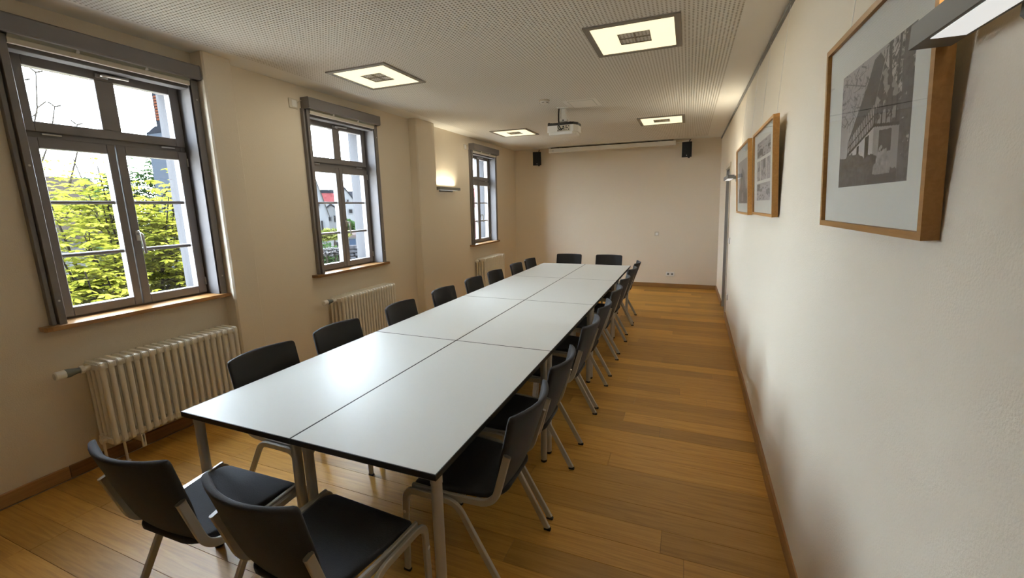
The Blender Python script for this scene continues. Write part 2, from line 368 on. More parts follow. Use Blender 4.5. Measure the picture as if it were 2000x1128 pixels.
# ------------------------------------------------------------------ windows
GX = -3.635; FX = -3.600
def zz_(z): return 1.629+(z-1.629)*.9932
def build_window(n, s, wall_no):
    lab = ['near window looking onto the yellow-green tree', 'middle window looking onto red roofs and a hedge', 'far narrow-looking window beside the end wall'][n]
    W = thing('window_%d' % (n+1), lab, 'window', (0, s, 0), kind='structure')
    # guide casings
    for nm, ya, yb, sgn in (('casing', 1.268, 1.333, -1), ('casing', 2.265, 2.326, 1)):
        m = MB()
        if sgn < 0:
            m.box(XL-.02, -3.470, ya, ya+.022, .977, 2.585, .002); m.box(XL-.02, -3.485, ya+.021, ya+.030, .977, 2.585); m.box(XL-.02, -3.455, ya+.029, yb, .977, 2.585, .002)
        else:
            m.box(XL-.02, -3.455, yb-.05, yb, .977, 2.585, .002); MB().box(XL-.02, -3.462, ya, ya+.004, .977, 2.57).build('lining', M['lining'], W)
        c = m.build(nm, M['grey'], W)
        yc = yb-.018 if sgn < 0 else yb-.022
        for z in (1.12, 2.45 if sgn > 0 else 1.9):
            MB().lathe((-3.456, yc, z), (1, 0, 0), [(.006, 0), (.006, .003), (.003, .004)], 10).build('screw', M['chrome'], c, 40)
    MB().box(-3.50, -3.463, 2.269, 2.277, .977, 2.57).build('guide_groove', M['greyd'], W)
    MB().box(-3.56, -3.478, 1.333, 2.267, 2.521, 2.575, .002).build('head_board', M['lining'], W)
    # reveal lining
    MB().box(XI+.03, XL+.01, 2.267, 2.285, .976, 2.565).build('lining', M['lining'], W)
    MB().box(XI+.03, XL+.01, 1.315, 1.333, .976, 2.565).build('lining', M['lining'], W)
    MB().box(XI+.03, XL, 1.333, 2.267, 2.552, 2.57).build('lining', M['lining'], W)
    # fixed frame
    m = MB(); X0, X1 = XI+.012, FX-.02
    m.box(X0, X1, 1.333, 1.385, .972, 2.56, .003); m.box(X0, X1, 2.262, 2.267, .972, 2.56); m.box(X0, X1, 2.235, 2.266, .972, 2.56, .003)
    m.box(X0, X1, 1.386, 2.235, 2.068, 2.125, .003); m.box(X0, X1, 1.386, 2.235, .972, 1.0, .003); m.box(X0, X1, 1.386, 2.235, 2.53, 2.56, .003)
    m.build('fixed_frame', M['grey'], W)
    def sash(name, y0, y1, z0, z1, panes, midv=None):
        """panes: list of (ya,yb,za,zb)"""
        ya, yb = min(p[0] for p in panes), max(p[1] for p in panes); za, zb = min(p[2] for p in panes), max(p[3] for p in panes)
        m = MB(); ch = .003
        m.box(FX-.06, FX, y0, ya, z0, z1, ch); m.box(FX-.06, FX, yb, y1, z0, z1, ch)
        m.box(FX-.06, FX-.0005, ya, yb, z0, za, ch); m.box(FX-.06, FX-.0005, ya, yb, zb, z1, ch)
        # glazing bead, a step inside the frame
        b = .008
        if midv: m.box(FX-.06, FX-.0005, midv[0], midv[1], za, zb, ch)
        S_ = m.build(name, M['grey'], W)
        for (a, c, d, e) in panes:
            MB().box(GX-.012, GX-.008, a-.004, c+.004, d-.004, e+.004).build('pane', M['glass'], S_)
        return S_
    mz = [zz_(1.70), zz_(1.369)]; t = .011
    zb0, zt0 = zz_(1.041), zz_(2.019)
    zs = [(zb0, mz[1]-t), (mz[1]+t, mz[0]-t), (mz[0]+t, zt0)]
    ly0, ly1, ry0, ry1 = 1.430, 1.761, 1.865, 2.200
    for i, (nm, y0, y1, a, b) in enumerate((('casement', 1.378, 1.8065, ly0, ly1), ('casement', 1.8135, 2.262, ry0, ry1))):
        Sx = sash(nm, y0, y1, .986, zz_(2.081), [(a, b, c, d) for c, d in zs])
        for z in mz:
            MB().sweep([(GX+.006, a-.002, z), (GX+.006, b+.002, z)], rect(.018, .024, .006), (1, 0, 0)).build('muntin', M['grey'], Sx)
            MB().sweep([(GX-.028, a-.002, z), (GX-.028, b+.002, z)], rect(.018, .022, .004), (1, 0, 0)).build('muntin', M['whitep'], Sx)
        if i:
            yh, zh = 1.846, 1.47
            h = MB(); h.box(FX, FX+.012, yh-.014, yh+.014, zh-.035, zh+.035, .004)
            h.tube(arc_path([(FX+.01, yh, zh+.012), (FX+.055, yh, zh+.014), (FX+.055, yh+.006, zh-.125)], .03, 6), .0095, 10)
            h.build('handle', M['chrome'], Sx, 40)
            for z in (1.08, 2.0):
                MB().tube([(FX+.004, 2.258, z-.03), (FX+.004, 2.258, z+.03)], .007).build('hinge', M['chrome'], Sx, 40)
    u0, u1 = zz_(2.173), zz_(2.484)
    Sx = sash('transom_sash', 1.378, 2.262, zz_(2.115), 2.545, [(ly0, ly1, u0, u1), (ry0, ry1, u0, u1)], (ly1, ry0))
    h = MB(); zh = 2.503; h.box(FX, FX+.012, 1.765, 1.835, zh-.012, zh+.012, .003)
    h.tube(arc_path([(FX+.01, 1.79, zh), (FX+.045, 1.79, zh), (FX+.045, 1.93, zh+.004)], .02, 5), .009, 10); h.build('handle', M['chrome'], Sx, 40)
    for yv in (1.50, 2.14): MB().tube([(FX-.004, yv-.045, 2.0985), (FX-.004, yv+.045, 2.0985)], .006).build('hinge', M['chrome'], Sx, 40)
    # sill board with a rounded front corner
    ys_, ye = (1.222, 2.333) if n == 0 else (1.205, 2.375); xf = -3.425
    if n: pl = [(XI+.03, ys_+.10, .950), (XL, ys_+.10, .950), (XL, ys_, .950), (xf-.03, ys_, .950), (xf-.008, ys_+.008, .950), (xf, ys_+.03, .950), (xf, ye-.03, .950), (xf-.008, ye-.008, .950), (xf-.03, ye, .950), (XL, ye, .950), (XL, ye-.10, .950), (XI+.03, ye-.10, .950)]
    else: pl = [(XI+.03, ys_+.10, .950), (XL, ys_+.10, .950), (XL, ys_, .950), (xf-.03, ys_, .950), (xf-.008, ys_+.008, .950), (xf, ys_+.03, .950), (xf, ye, .950), (XL, ye, .950), (XL, ye-.06, .950), (XI+.03, ye-.06, .950)]
    MB().prism(pl, (0, 0, .026)).build('sill', M['oaky'], W)
    # roller blind above it: a thing of its own
    B = thing('roller_blind', ['grey roller blind box over the near tree window', 'grey roller blind box over the middle window', 'grey roller blind box over the far window'][n], 'blind', (0, s, 0), group='roller blinds over the windows')
    yc0, yc1 = 1.282, 2.324
    prof = [(XL, 2.684), (-3.408, 2.684), (-3.400, 2.676), (-3.400, 2.594), (-3.406, 2.586), (-3.424, 2.584), (-3.424, 2.60), (XL, 2.60)]
    MB().prism([(x, yc0+.006, z) for x, z in prof], (0, yc1-yc0-.012, 0)).build('cassette', M['blind'], B)
    prof2 = [(XL, 2.686), (-3.407, 2.686), (-3.398, 2.677), (-3.398, 2.592), (-3.406, 2.583), (-3.43, 2.581), (XL, 2.575)]
    for ya in (yc0, yc1-.006): MB().prism([(x, ya, z) for x, z in prof2], (0, .006, 0)).build('end_cap', M['blind'], B)
    MB().prism([(x, yc0+.05, z) for x, z in [(-3.424, 2.592), (-3.446, 2.570), (-3.452, 2.576), (-3.43, 2.598)]], (0, yc1-yc0-.11, 0)).build('roller_cover', M['blindreflect'], B)
    MB().prism([(x, yc0+.05, z) for x, z in [(-3.446, 2.572), (-3.443, 2.566), (-3.446, 2.542), (-3.470, 2.542), (-3.470, 2.572)]], (0, yc1-yc0-.11, 0)).build('bottom_rail', M['rail'], B)
    for yv in (1.62, 1.98):
        MB().box(-3.447, -3.428, yv, yv+.012, 2.57, 2.592).build('clip', M['whitep'], B)
    return W
for i in range(3): build_window(i, SH[i], i)

# ------------------------------------------------------------------ radiators
def section_mesh():
    m = MB(); z0, z1 = .175, .725
    xs = [-3.457, -3.407, -3.357, -3.306]
    for x in xs: m.sweep([(x, 0, z0+.03), (x, 0, z1-.03)], rect(.026, .0255, .005), (1, 0, 0))
    for zc, sg in ((z1, 1), (z0, -1)):
        pts = []
        x0, x1 = -3.470, -3.293; r = .018
        for k in range(5): a = math.pi/2*k/4; pts.append((x1-r+r*math.sin(a), zc-r*sg+r*sg*math.cos(a)))
        pts += [(x1, zc-.045*sg), (x1-.006, zc-.055*sg), (x0+.006, zc-.055*sg), (x0, zc-.045*sg)]
        for k in range(5): a = math.pi/2*k/4; pts.append((x0+r-r*math.cos(a), zc-r*sg+r*sg*math.sin(a)))
        xm = sum(p[0] for p in pts)/len(pts); zm = zc-.028*sg
        inn = [(xm+(x-xm)*.955, zm+(z-zm)*.86) for x, z in pts]
        m.prism([(x, -.0095, z) for x, z in pts], (0, .019, 0)); m.prism([(x, -.0128, z) for x, z in inn], (0, .0256, 0))
        m.box(-3.452, -3.312, -.0224, .0224, zc-.046*sg, zc-.012*sg)
    return m.mesh('radiator_section', M['rad'], 50)
SEC = section_mesh()
def radiator(y0, label, n=20):
    R_ = thing('radiator', label, 'radiator', (0, y0, 0), group='column radiators under the windows')
    for k in range(n):
        o = link('section', SEC, R_); o.location = (0, .022+.0452*k, 0)
    v = MB(); v.tube([(-3.382, .0, .695), (-3.382, -.035, .695)], .017, 12); v.lathe((-3.382, -.03, .695), (0, -1, 0), [(.024, 0), (.024, .02)], 6)
    vo = v.build('valve_body', M['rad'], R_, 40)
    MB().lathe((-3.382, -.052, .695), (0, -1, 0), [(.016, 0), (.019, .02), (.027, .05), (.026, .066)], 16).build('thermostat_head', M['greyp'], R_, 40)
    MB().lathe((-3.382, -.117, .695), (0, -1, 0), [(.025, 0), (.026, .01), (.025, .045), (.020, .050)], 20).build('thermostat_cap', M['whitep'], R_, 40)
    for yk in (.16, .74):
        b = MB(); b.box(XL, -3.30, yk-.004, yk+.004, .12, .175); b.box(-3.312, -3.30, yk-.012, yk+.012, .085, .175, .002); b.box(XL, XL+.008, yk-.02, yk+.02, .08, .28); b.build('bracket', M['rad'], R_)
    p = MB(); p.tube(arc_path([(-3.382, .0, .205), (-3.382, -.012, .205), (-3.382, -.012, .0)], .01), .008); p.lathe((-3.382, .0, .205), (0, -1, 0), [(.022, -.004), (.022, .024)], 8)
    p.tube([(-3.382, .09, .17), (-3.382, .09, .0)], .008); p.lathe((-3.382, .09, 0), (0, 0, 1), [(.018, 0), (.014, .008)], 12)
    p.lathe((-3.382, -.012, 0), (0, 0, 1), [(.018, 0), (.014, .008)], 12)
    p.build('supply_pipe', M['rad'], R_, 40)
radiator(1.362, 'cream column radiator under the near tree window')
radiator(3.40, 'cream column radiator under the middle window')
radiator(6.86, 'cream column radiator under the far window by the end wall')

# ------------------------------------------------------------------ tables
TX, TY, TW, TL = -2.0997, 1.1199, .6764, 1.3531
def table_parts(label, loc, group):
    T = thing('meeting_table', label, 'table', loc, 0, group)
    g = .0012; Wd, Ln = TW, TL
    MB().box(g+.003, Wd-g-.003, g+.003, Ln-g-.003, .7125, .7355, .001).build('tabletop', M['lam'], T)
    e = MB()
    e.box(g, g+.0035, g, Ln-g, .7115, .7350); e.box(Wd-g-.0035, Wd-g, g, Ln-g, .7115, .7350)
    e.box(g, Wd-g, g, g+.0035, .7115, .7350); e.box(g, Wd-g, Ln-g-.0035, Ln-g, .7115, .7350); e.box(g, Wd-g, g, Ln-g, .7112, .7123)
    e.build('edge_band', M['edge'], T)
    li, lj = .033, .052
    for x in (li, Wd-li):
        for y in (lj, Ln-lj):
            L_ = MB().tube([(x, y, .018), (x, y, .668)], .0205, 18).build('leg', M['aluleg'], T, 40)
            MB().lathe((x, y, .668), (0, 0, 1), [(.0225, 0), (.0225, .030), (.020, .043)], 18).build('collar', M['alu'], L_, 40)
            MB().lathe((x, y, 0), (0, 0, 1), [(.017, 0), (.020, .004), (.020, .019)], 18).build('foot', M['rubber'], L_, 40)
    a = .028
    for y in (lj, Ln-lj): MB().box(li+.018, Wd-li-.018, y-.013, y+.013, .676, .704, .003).build('apron_rail', M['aluleg'], T)
    for x in (li+.012, Wd-li-.012): MB().box(x-.013, x+.013, lj+.018, Ln-lj-.018, .676, .704, .003).build('apron_rail', M['aluleg'], T)
    for y in (lj, Ln-lj):
        for x in (.12, Wd-.12): MB().box(x-.028, x+.028, y-.018, y+.018, .697, .7113, .003).build('fixing_clip', M['rubber'], T)
    return T
rows = ['nearest the camera', 'second from the camera', 'third from the camera', 'at the far end']
T0 = None
for j in range(4):
    for i in range(2):
        lb = 'white table with black edges in the %s row, %s' % (['window-side', 'picture-wall-side'][i], rows[j])
        loc = (TX+i*TW, TY+j*TL, 0)
        if T0 is None: T0 = table_parts(lb, loc, 'white tables pushed into one long block')
        else: dup(T0, loc, 0, lb)

# ------------------------------------------------------------------ chairs
def chair(label, loc, rz):
    Cc = thing('conference_chair', label, 'chair', loc, rz, 'charcoal chairs around the tables')
    # backrest shell: curved in plan, leaning back
    vl = [0, .02, .05, .10]+[.10+.08*k for k in range(1, 10)]+[.87, .91, .94, .957, .970, .981, .989, .995, 1.0]; nv = len(vl)-1
    ul = [-1, -.985, -.955, -.90]+[-.9+.15*k for k in range(1, 12)]+[.90, .955, .985, 1]; nu = len(ul)-1; front = []; back = []
    zb, zt = .455, .832
    for j in range(nv+1):
        v = vl[j]; z = zb+(zt-zb)*v
        hw = .172+.040*min(1, v/.5)**.8
        r = .022; dz = (zt-z)
        if dz < r: hw -= r-math.sqrt(max(r*r-(r-dz)**2, 0))
        lo = z-zb
        if lo < .04: hw -= .02*(1-lo/.04)
        yc = -.172-.135*v**.9; sag = .012+.046*v
        for i in range(nu+1):
            u = ul[i]; x = u*hw; y = yc+sag*u*u
            de = min((1-abs(u))*hw, (1-v)*(zt-zb), v*(zt-zb)); k_ = min(de/.012, 1)
            th = .002+.0105*math.sqrt(max(0, 1-(1-k_)**2))
            front.append((x, y+th, z)); back.append((x, y-th, z))
    m = MB(); n = nu+1; F = []
    for j in range(nv):
        for i in range(nu): F.append((j*n+i, j*n+i+1, (j+1)*n+i+1, (j+1)*n+i))
    N = len(front); FB = [tuple(N+k for k in f[::-1]) for f in F]
    ring = [i for i in range(n)]+[j*n+nu for j in range(1, nv+1)]+[nv*n+i for i in range(nu-1, -1, -1)]+[j*n for j in range(nv-1, 0, -1)]
    R2 = [(ring[k], ring[(k+1) % len(ring)], N+ring[(k+1) % len(ring)], N+ring[k]) for k in range(len(ring))]
    m.add(front+back, F+FB+R2); m.build('backrest', M['shell'], Cc, 70)
    # seat pad
    vl = [0, .008, .02, .04, .07, .11, .16]+[.16+.08*k for k in range(1, 9)]+[.86, .90, .94, .965, .985, 1.0]; nv = len(vl)-1
    nu = len(ul)-1; top = []; bot = []
    for j in range(nv+1):
        v = vl[j]; y = -.200+.425*v
        hw = .178+.050*v
        rf = .05; d = .225-y
        if d < rf: hw -= rf-math.sqrt(max(rf*rf-(rf-d)**2, 0))
        rb = .10; d = y+.200
        if d < rb: hw -= .85*(rb-math.sqrt(max(rb*rb-(rb-d)**2, 0)))
        for i in range(nu+1):
            u = ul[i]; x = u*hw
            de = min((1-abs(u))*hw, (1-v)*.425, v*.425); k_ = min(de/.016, 1); e = 1-math.sqrt(max(0, 1-(1-k_)**2))
            zt_ = .462 + .016*max(0, (.16-v)/.16)**2 - .022*max(0, (v-.72)/.28)**2 - .006*(1-u*u)*(1-(2*v-1)**2)
            top.append((x, y, zt_-.013*e)); bot.append((x*.985, y, zt_-.030+.008*e))
    m = MB(); n = nu+1; F = []
    for j in range(nv):
        for i in range(nu): F.append((j*n+i, j*n+i+1, (j+1)*n+i+1, (j+1)*n+i))
    N = len(top); FB = [tuple(N+k for k in f[::-1]) for f in F]
    ring = [i for i in range(n)]+[j*n+nu for j in range(1, nv+1)]+[nv*n+i for i in range(nu-1, -1, -1)]+[j*n for j in range(nv-1, 0, -1)]
    R2 = [(ring[k], ring[(k+1) % len(ring)], N+ring[(k+1) % len(ring)], N+ring[k]) for k in range(len(ring))]
    m.add(top+bot, F+FB+R2); m.build('seat', M['fabric'], Cc, 70)
    prof = rect(.016, .030, .003)
    for s in (-1, 1):
        pa = arc_path([(s*.214, -.236, .668), (s*.206, -.170, .432), (s*.222, .02, .433), (s*.236, .205, .446)], .075, 7)
        a = MB().sweep(pa, prof, (1, 0, 0)).build('side_rail', M['alu'], Cc, 28)
        p0, p1 = Vector(pa[0]), Vector(pa[1]); t = (p0-p1).normalized()
        MB().sweep([p0-t*.002, p0+t*.004], rect(.017, .032, .004), (1, 0, 0)).build('end_cap', M['chrome'], a)
        fr = arc_path([(s*.238, .262, .012), (s*.2515, .232, .436), (s*.2475, .10, .4315)], .055, 7)
        re = arc_path([(s*.2475, .10, .4315), (s*.243, -.015, .427), (s*.235, -.252, .012)], .06, 7)
        for nm, pt in (('front_leg', fr), ('rear_leg', re)):
            L_ = MB().sweep(pt, prof, (1, 0, 0)).build(nm, M['alu'], Cc, 28)
            q = Vector(pt[0] if nm == 'front_leg' else pt[-1])
            MB().box(q.x-.0095, q.x+.0095, q.y-.018, q.y+.018, 0, .014, .003).build('foot_cap', M['rubber'], L_)
            if nm == 'front_leg':
                MB().lathe((s*.254, .245, .32), (s, 0, 0), [(.008, 0), (.008, .003), (.004, .005)], 12).build('stacking_stud', M['whitep'], L_, 40)
    m = MB(); m.box(-.222, .222, .06, .082, .418, .432, .002); m.box(-.215, .215, -.10, -.078, .416, .432, .002); m.build('cross_bar', M['alu'], Cc)
    return Cc
place = []
Rc = [(1.62, 0), (2.165, 0), (2.935, 0), (3.505, 0), (4.22, 0), (4.90, 0), (5.66, 0), (6.235, 0)]
Lc = [1.67, 2.245, 2.98, 3.67, 4.33, 4.91, 5.63, 6.19]
ordn = ['nearest', 'second', 'third', 'fourth', 'fifth', 'sixth', 'seventh', 'last']
jr = random.Random(3)
C0 = None
def put(label, loc, rz):
    global C0
    if C0 is None: C0 = chair(label, loc, rz)
    else: dup(C0, loc, rz, label)
put('dark chair with its back to the camera at the near table end, nearer the windows', (-1.748, 1.0, 0), math.radians(1.5))
put('dark chair with its back to the camera at the near end, nearer the picture wall', (-1.140, 1.0, 0), math.radians(-3))
for k, (y, a) in enumerate(Rc):
    where = '%s from the camera' % ordn[k] if k else 'nearest the camera'
    if k == 7: where = 'farthest from the camera'
    put('charcoal chair on the aisle side of the tables, %s' % where, (-.835-.008*k, y, 0), math.pi/2+math.radians(jr.uniform(-2, 2)))
for k, y in enumerate(Lc):
    where = '%s from the camera' % ordn[k] if k else 'nearest the camera'
    if k == 7: where = 'farthest from the camera'
    put('charcoal chair on the window side of the tables, %s' % where, (-2.005+.006*k, y, 0), -math.pi/2+math.radians(jr.uniform(-2, 2)))
put('charcoal chair at the far table end, left of the two before the end wall', (-1.80, 6.76, 0), math.pi+.02)
put('charcoal chair at the far table end, right of the two before the end wall', (-1.15, 6.765, 0), math.pi-.01)

# ------------------------------------------------------------------ ceiling lights
LS = .6158
def ceil_light(label, x, y):
    L_ = thing('ceiling_light', label, 'ceiling light', (x, y, H), 0, 'square recessed ceiling lights')
    h, b = LS/2, .040; m = MB()
    for (a, c, d, e) in ((-h, h, -h, -h+b), (-h, h, h-b, h), (-h, -h+b, -h+b, h-b), (h-b, h, -h+b, h-b)): m.box(a, c, d, e, -.010, .004)
    m.build('frame', M['lframe'], L_)
    i = h-b; c = .108
    m = MB()
    for (a, b2, d, e) in ((-i, i, -i, -c), (-i, i, c, i), (-i, -c, -c, c), (c, i, -c, c)): m.box(a, b2, d, e, -.006, -.002)
    m.build('diffuser', M['lamp'], L_)
    m = MB()
    for (a, b2, d, e) in ((-c, c, -c, -c+.004), (-c, c, c-.004, c), (-c, -c+.004, -c, c), (c-.004, c, -c, c)): m.box(a, b2, d, e, -.0065, .008)
    m.box(-.003, .003, -c, c, -.0068, .008); m.box(-c, c, -.003, .003, -.0068, .008)
    m.box(-c, c, -c, c, .0085, .0095)
    m.build('louvre', M['louvre'], L_)
    la = bpy.data.lights.new('lamp_light', 'AREA'); la.shape = 'SQUARE'; la.size = .50; la.energy = LAMP_W; la.color = (1, .91, .72)
    lo = bpy.data.objects.new('lamp_light', la); COL.objects.link(lo); lo.parent = L_; lo.location = (0, 0, -.0085)
XA, XB, YA, YB2 = -2.654, -.4175, 3.410, 6.762
ceil_light('lit square ceiling light over the near tables on the window side', XA, YA)
ceil_light('lit square ceiling light nearest the large picture on the long wall', XB, YA)
ceil_light('lit square ceiling light in front of the far window', XA, YB2)
ceil_light('lit square ceiling light near the end wall and its right speaker', XB, YB2)

# ------------------------------------------------------------------ wall sconces
def sconce(label, x_wall, sgn, y0, y1, xf, xb, z0, z1, ybr):
    """sgn +1: wall on +x side"""
    Sx = thing('wall_sconce', label, 'wall lamp', (0, 0, 0), 0, 'bar shaped wall lamps')
    t = .004; a, b = sorted((xf, xb)); m = MB()
    zm = (z0+z1)/2; m.box(a, a+t, y0, y1, zm, z1); m.box(b-t, b, y0, y1, zm, z1); m.box(a+t, b-t, y0, y0+t, zm, z1); m.box(a+t, b-t, y1-t, y1, zm, z1)
    m.box(a, b, y0, y1, z0, zm)
    m.build('housing', M['sconce'], Sx)
    MB().box(a+t, b-t, y0+.012, y1-.012, z1-.012, z1-.008).build('upper_diffuser', M['scup'], Sx)
    MB().box(a+.008, b-.008, y0+.03, y1-.07, z0-.0015, z0+.003).build('lower_diffuser', M['scdn'], Sx)
    la = bpy.data.lights.new('sconce_light', 'AREA'); la.shape = 'RECTANGLE'; la.size = .04; la.size_y = y1-y0-.06; la.energy = SCONCE; la.color = (1, .89, .66); la.spread = 2.3
    lo = bpy.data.objects.new('sconce_light', la); COL.objects.link(lo); lo.parent = Sx; lo.location = ((a+b)/2, (y0+y1)/2, z1-.004); lo.rotation_euler = (math.pi, 0, 0)
    m = MB(); zc = (z0+z1)/2
    m.box(min(xb, x_wall)-.001, max(xb, x_wall)+.004, ybr-.09, ybr+.09, zc-.016, zc+.016, .006)
    m.box(x_wall-sgn*.022, x_wall+sgn*.01, ybr-.20, ybr+.20, zc-.045, zc+.030, .012)
    m.build('bracket', M['sconce'], Sx)
sconce('grey bar wall lamp beside the largest picture, cut by the frame edge', XR(1, 1.95), 1, .60, 1.20, .402, .470, 1.930, 1.976, .84)
sconce('grey bar wall lamp between the far pictures and the door', XR(5.7, 1.9), 1, 5.43, 6.03, .383, .450, 1.890, 1.930, 5.62)
sconce('grey bar wall lamp on the window wall behind the pilaster', XL, -1, 5.64, 6.262, -3.410, -3.470, 1.888, 1.931, 5.96)

# ------------------------------------------------------------------ framed pictures
def fbm(x, y, seed, octv=4):
    r = np.random.default_rng(seed); tot = np.zeros_like(x); amp = .5; fr = 1
    for _ in range(octv):
        g = r.random((64, 64)); xi = (x*fr) % 63; yi = (y*fr) % 63
        x0 = xi.astype(int); y0 = yi.astype(int); fx = xi-x0; fy = yi-y0
        fx = fx*fx*(3-2*fx); fy = fy*fy*(3-2*fy); x1 = (x0+1) % 64; y1 = (y0+1) % 64
        tot += amp*((g[y0, x0]*(1-fx)+g[y0, x1]*fx)*(1-fy)+(g[y1, x0]*(1-fx)+g[y1, x1]*fx)*fy); amp *= .5; fr *= 2
    return tot
def inpoly(x, y, P):
    c = np.zeros(x.shape, bool); n = len(P)
    for i in range(n):
        (x0, y0), (x1, y1) = P[i], P[(i+1) % n]
        if y0 == y1: continue
        k = ((y0 > y) != (y1 > y)) & (x < (x1-x0)*(y-y0)/(y1-y0)+x0); c ^= k
    return c
def seg(x, y, a, b, wd):
    ax, ay = a; bx, by = b; dx, dy = bx-ax, by-ay; t = np.clip(((x-ax)*dx+(y-ay)*dy)/(dx*dx+dy*dy), 0, 1)
    return np.hypot(x-ax-t*dx, y-ay-t*dy) < wd
def img_house(x, y):
    """corner view of a timber framed house with bare trees; x right, y up, 0..1"""
    g = .50+.06*fbm(x*3, y*3, 1)
    tree = .55*fbm(x*14, y*14, 2, 5)+.45*fbm(x*34, y*34, 17, 4)
    rs0 = random.Random(8); right = np.clip((x-.60)/.15, 0, 1); g = np.where(tree*right > .44, .17+.45*(fbm(x*60, y*60, 3, 3)-.3), g+.10*right)
    for k in range(120):
        a = (rs0.uniform(.62, 1), rs0.uniform(.35, 1)); b = (a[0]+rs0.uniform(-.08, .08), a[1]+rs0.uniform(-.10, .05))
        g = np.where(seg(x, y, a, b, rs0.choice([.002, .003, .005])), rs0.choice([.15, .2, .55, .6]), g)
    rs = random.Random(5)
    for k in range(150):
        a = (rs.uniform(.0, .45), rs.uniform(.55, 1)); b = (a[0]+rs.uniform(-.08, .09), a[1]+rs.uniform(-.10, .07))
        g = np.where(seg(x, y, a, b, rs.choice([.002, .0025, .003, .006])), .22, g)
    for a, b, wd in (((.72, 1), (.78, .3), .018), ((.84, 1), (.82, .4), .012), ((.05, .93), (.4, .80), .004)): g = np.where(seg(x, y, a, b, wd), .16, g)
    roof = [(.15, .40), (.56, .62), (.66, .90), (.60, .975), (.52, .955), (.45, .82)]
    g = np.where(inpoly(x, y, roof), .15+.06*fbm(x*20, y*40, 6), g)
    up = [(.15, .40), (.56, .62), (.56, .45), (.155, .285)]; g = np.where(inpoly(x, y, up), .52, g)
    for k in range(17):
        t = k/16; xa = .155+.405*t; g = np.where(seg(x, y, (xa, .29+.165*t), (xa, .40+.22*t), .006), .14, g)
    g = np.where(seg(x, y, (.15, .285), (.57, .45), .012) | seg(x, y, (.15, .345), (.57, .535), .006), .14, g)
    gab = [(.56, .62), (.66, .88), (.90, .58), (.88, .40), (.56, .45)]
    tx = fbm(x*16, y*16, 8, 4); g = np.where(inpoly(x, y, gab), np.where(tx > .5, .40, .17), g)
    for xa in (.60, .66, .72, .78, .84): g = np.where(seg(x, y, (xa, .43), (xa, .60), .007), .13, g)
    g = np.where(seg(x, y, (.56, .455), (.9, .395), .012), .13, g)
    low = [(.16, .275), (.56, .44), (.56, .04), (.16, .13)]; g = np.where(inpoly(x, y, low), .60, g)
    low2 = [(.56, .44), (.90, .385), (.90, .05), (.56, .04)]; g = np.where(inpoly(x, y, low2), .42, g)
    for a, b, c, d in ((.20, .24, .17, .28), (.31, .35, .19, .33), (.44, .50, .21, .385)): g = np.where(inpoly(x, y, [(a, c), (b, c+.01), (b, d+.012), (a, d)]), .13, g)
    g = np.where(inpoly(x, y, [(.64, .24), (.80, .23), (.80, .385), (.64, .40)]), .16, g)
    b1 = fbm(x*9, y*9, 10, 4); g = np.where(y < .20+.14*b1-.28*np.clip(x-.35, 0, 1)-.0*x, .13+.10*fbm(x*40, y*40, 11), g)
    bush = ((x-.70)/.13)**2+((y-.13)/.16)**2+1.2*(fbm(x*18, y*18, 12)-.45); g = np.where(bush < .75, .38+.30*(fbm(x*34, y*34, 13)-.3), g)
    g = np.where((y < .05+.05*b1) & (x > .5), .16, g)
    g = np.where((x > .88) & (tree > .3), .15+.12*fbm(x*40, y*40, 14), g)
    return g
def img_gable(x, y):
    g = .46+.1*fbm(x*3, y*3, 21)
    g = np.where(inpoly(x, y, [(.15, .28), (.42, .86), (.72, .66), (.86, .28)]), .22+.08*fbm(x*12, y*12, 22), g)
    g = np.where(inpoly(x, y, [(.30, .30), (.60, .34), (.60, .58), (.30, .55)]), .38, g)
    for k in range(4): g = np.where(seg(x, y, (.32+.09*k, .30), (.32+.09*k, .56), .012), .18, g)
    g = np.where(y < .30+.08*fbm(x*8, y*8, 23), .20+.12*fbm(x*30, y*30, 24), g)
    g = np.where(inpoly(x, y, [(.38, .06), (.58, .06), (.56, .26), (.40, .26)]), .45, g); return g
def img_rooms(x, y, sd):
    g = .40+.2*fbm(x*4, y*4, sd); r = random.Random(sd)
    for k in range(7):
        a, b = r.uniform(0, .8), r.uniform(0, .7); wd, h = r.uniform(.08, .35), r.uniform(.1, .5)
        g = np.where((x > a) & (x < a+wd) & (y > b) & (y < b+h), r.choice([.14, .18, .26, .5, .6]), g)
    return np.where(fbm(x*10, y*10, sd+1) > .62, .16, g)
def photo(parent, P00, P10, P11, P01, fn, nx, ny):
    """flat print: corners (left bottom, right bottom, right top, left top) as the viewer sees it"""
    u = np.linspace(0, 1, nx+1); v = np.linspace(0, 1, ny+1); U_, V_ = np.meshgrid(u, v)
    P = [np.array(p) for p in (P00, P10, P11, P01)]
    W4 = [((1-U_)*(1-V_)), (U_*(1-V_)), (U_*V_), ((1-U_)*V_)]
    co = sum(W4[k][..., None]*P[k] for k in range(4)).reshape(-1, 3)
    g = np.clip(fn(U_, V_)*1.3-.10, .025, .9).ravel()
    idx = np.arange((nx+1)*(ny+1)).reshape(ny+1, nx+1)
    F = np.stack([idx[:-1, :-1], idx[:-1, 1:], idx[1:, 1:], idx[1:, :-1]], -1).reshape(-1, 4)
    me = bpy.data.meshes.new('photograph'); me.from_pydata(co.tolist(), [], F.tolist()); me.materials.append(M['print'])
    ca = me.color_attributes.new('print', 'FLOAT_COLOR', 'POINT')
    rgba = np.stack([g*.80, g*.765, g*.76, np.ones_like(g)], 1).astype(np.float32); ca.data.foreach_set('color', rgba.ravel()); me.update()
    return link('photograph', me, parent)
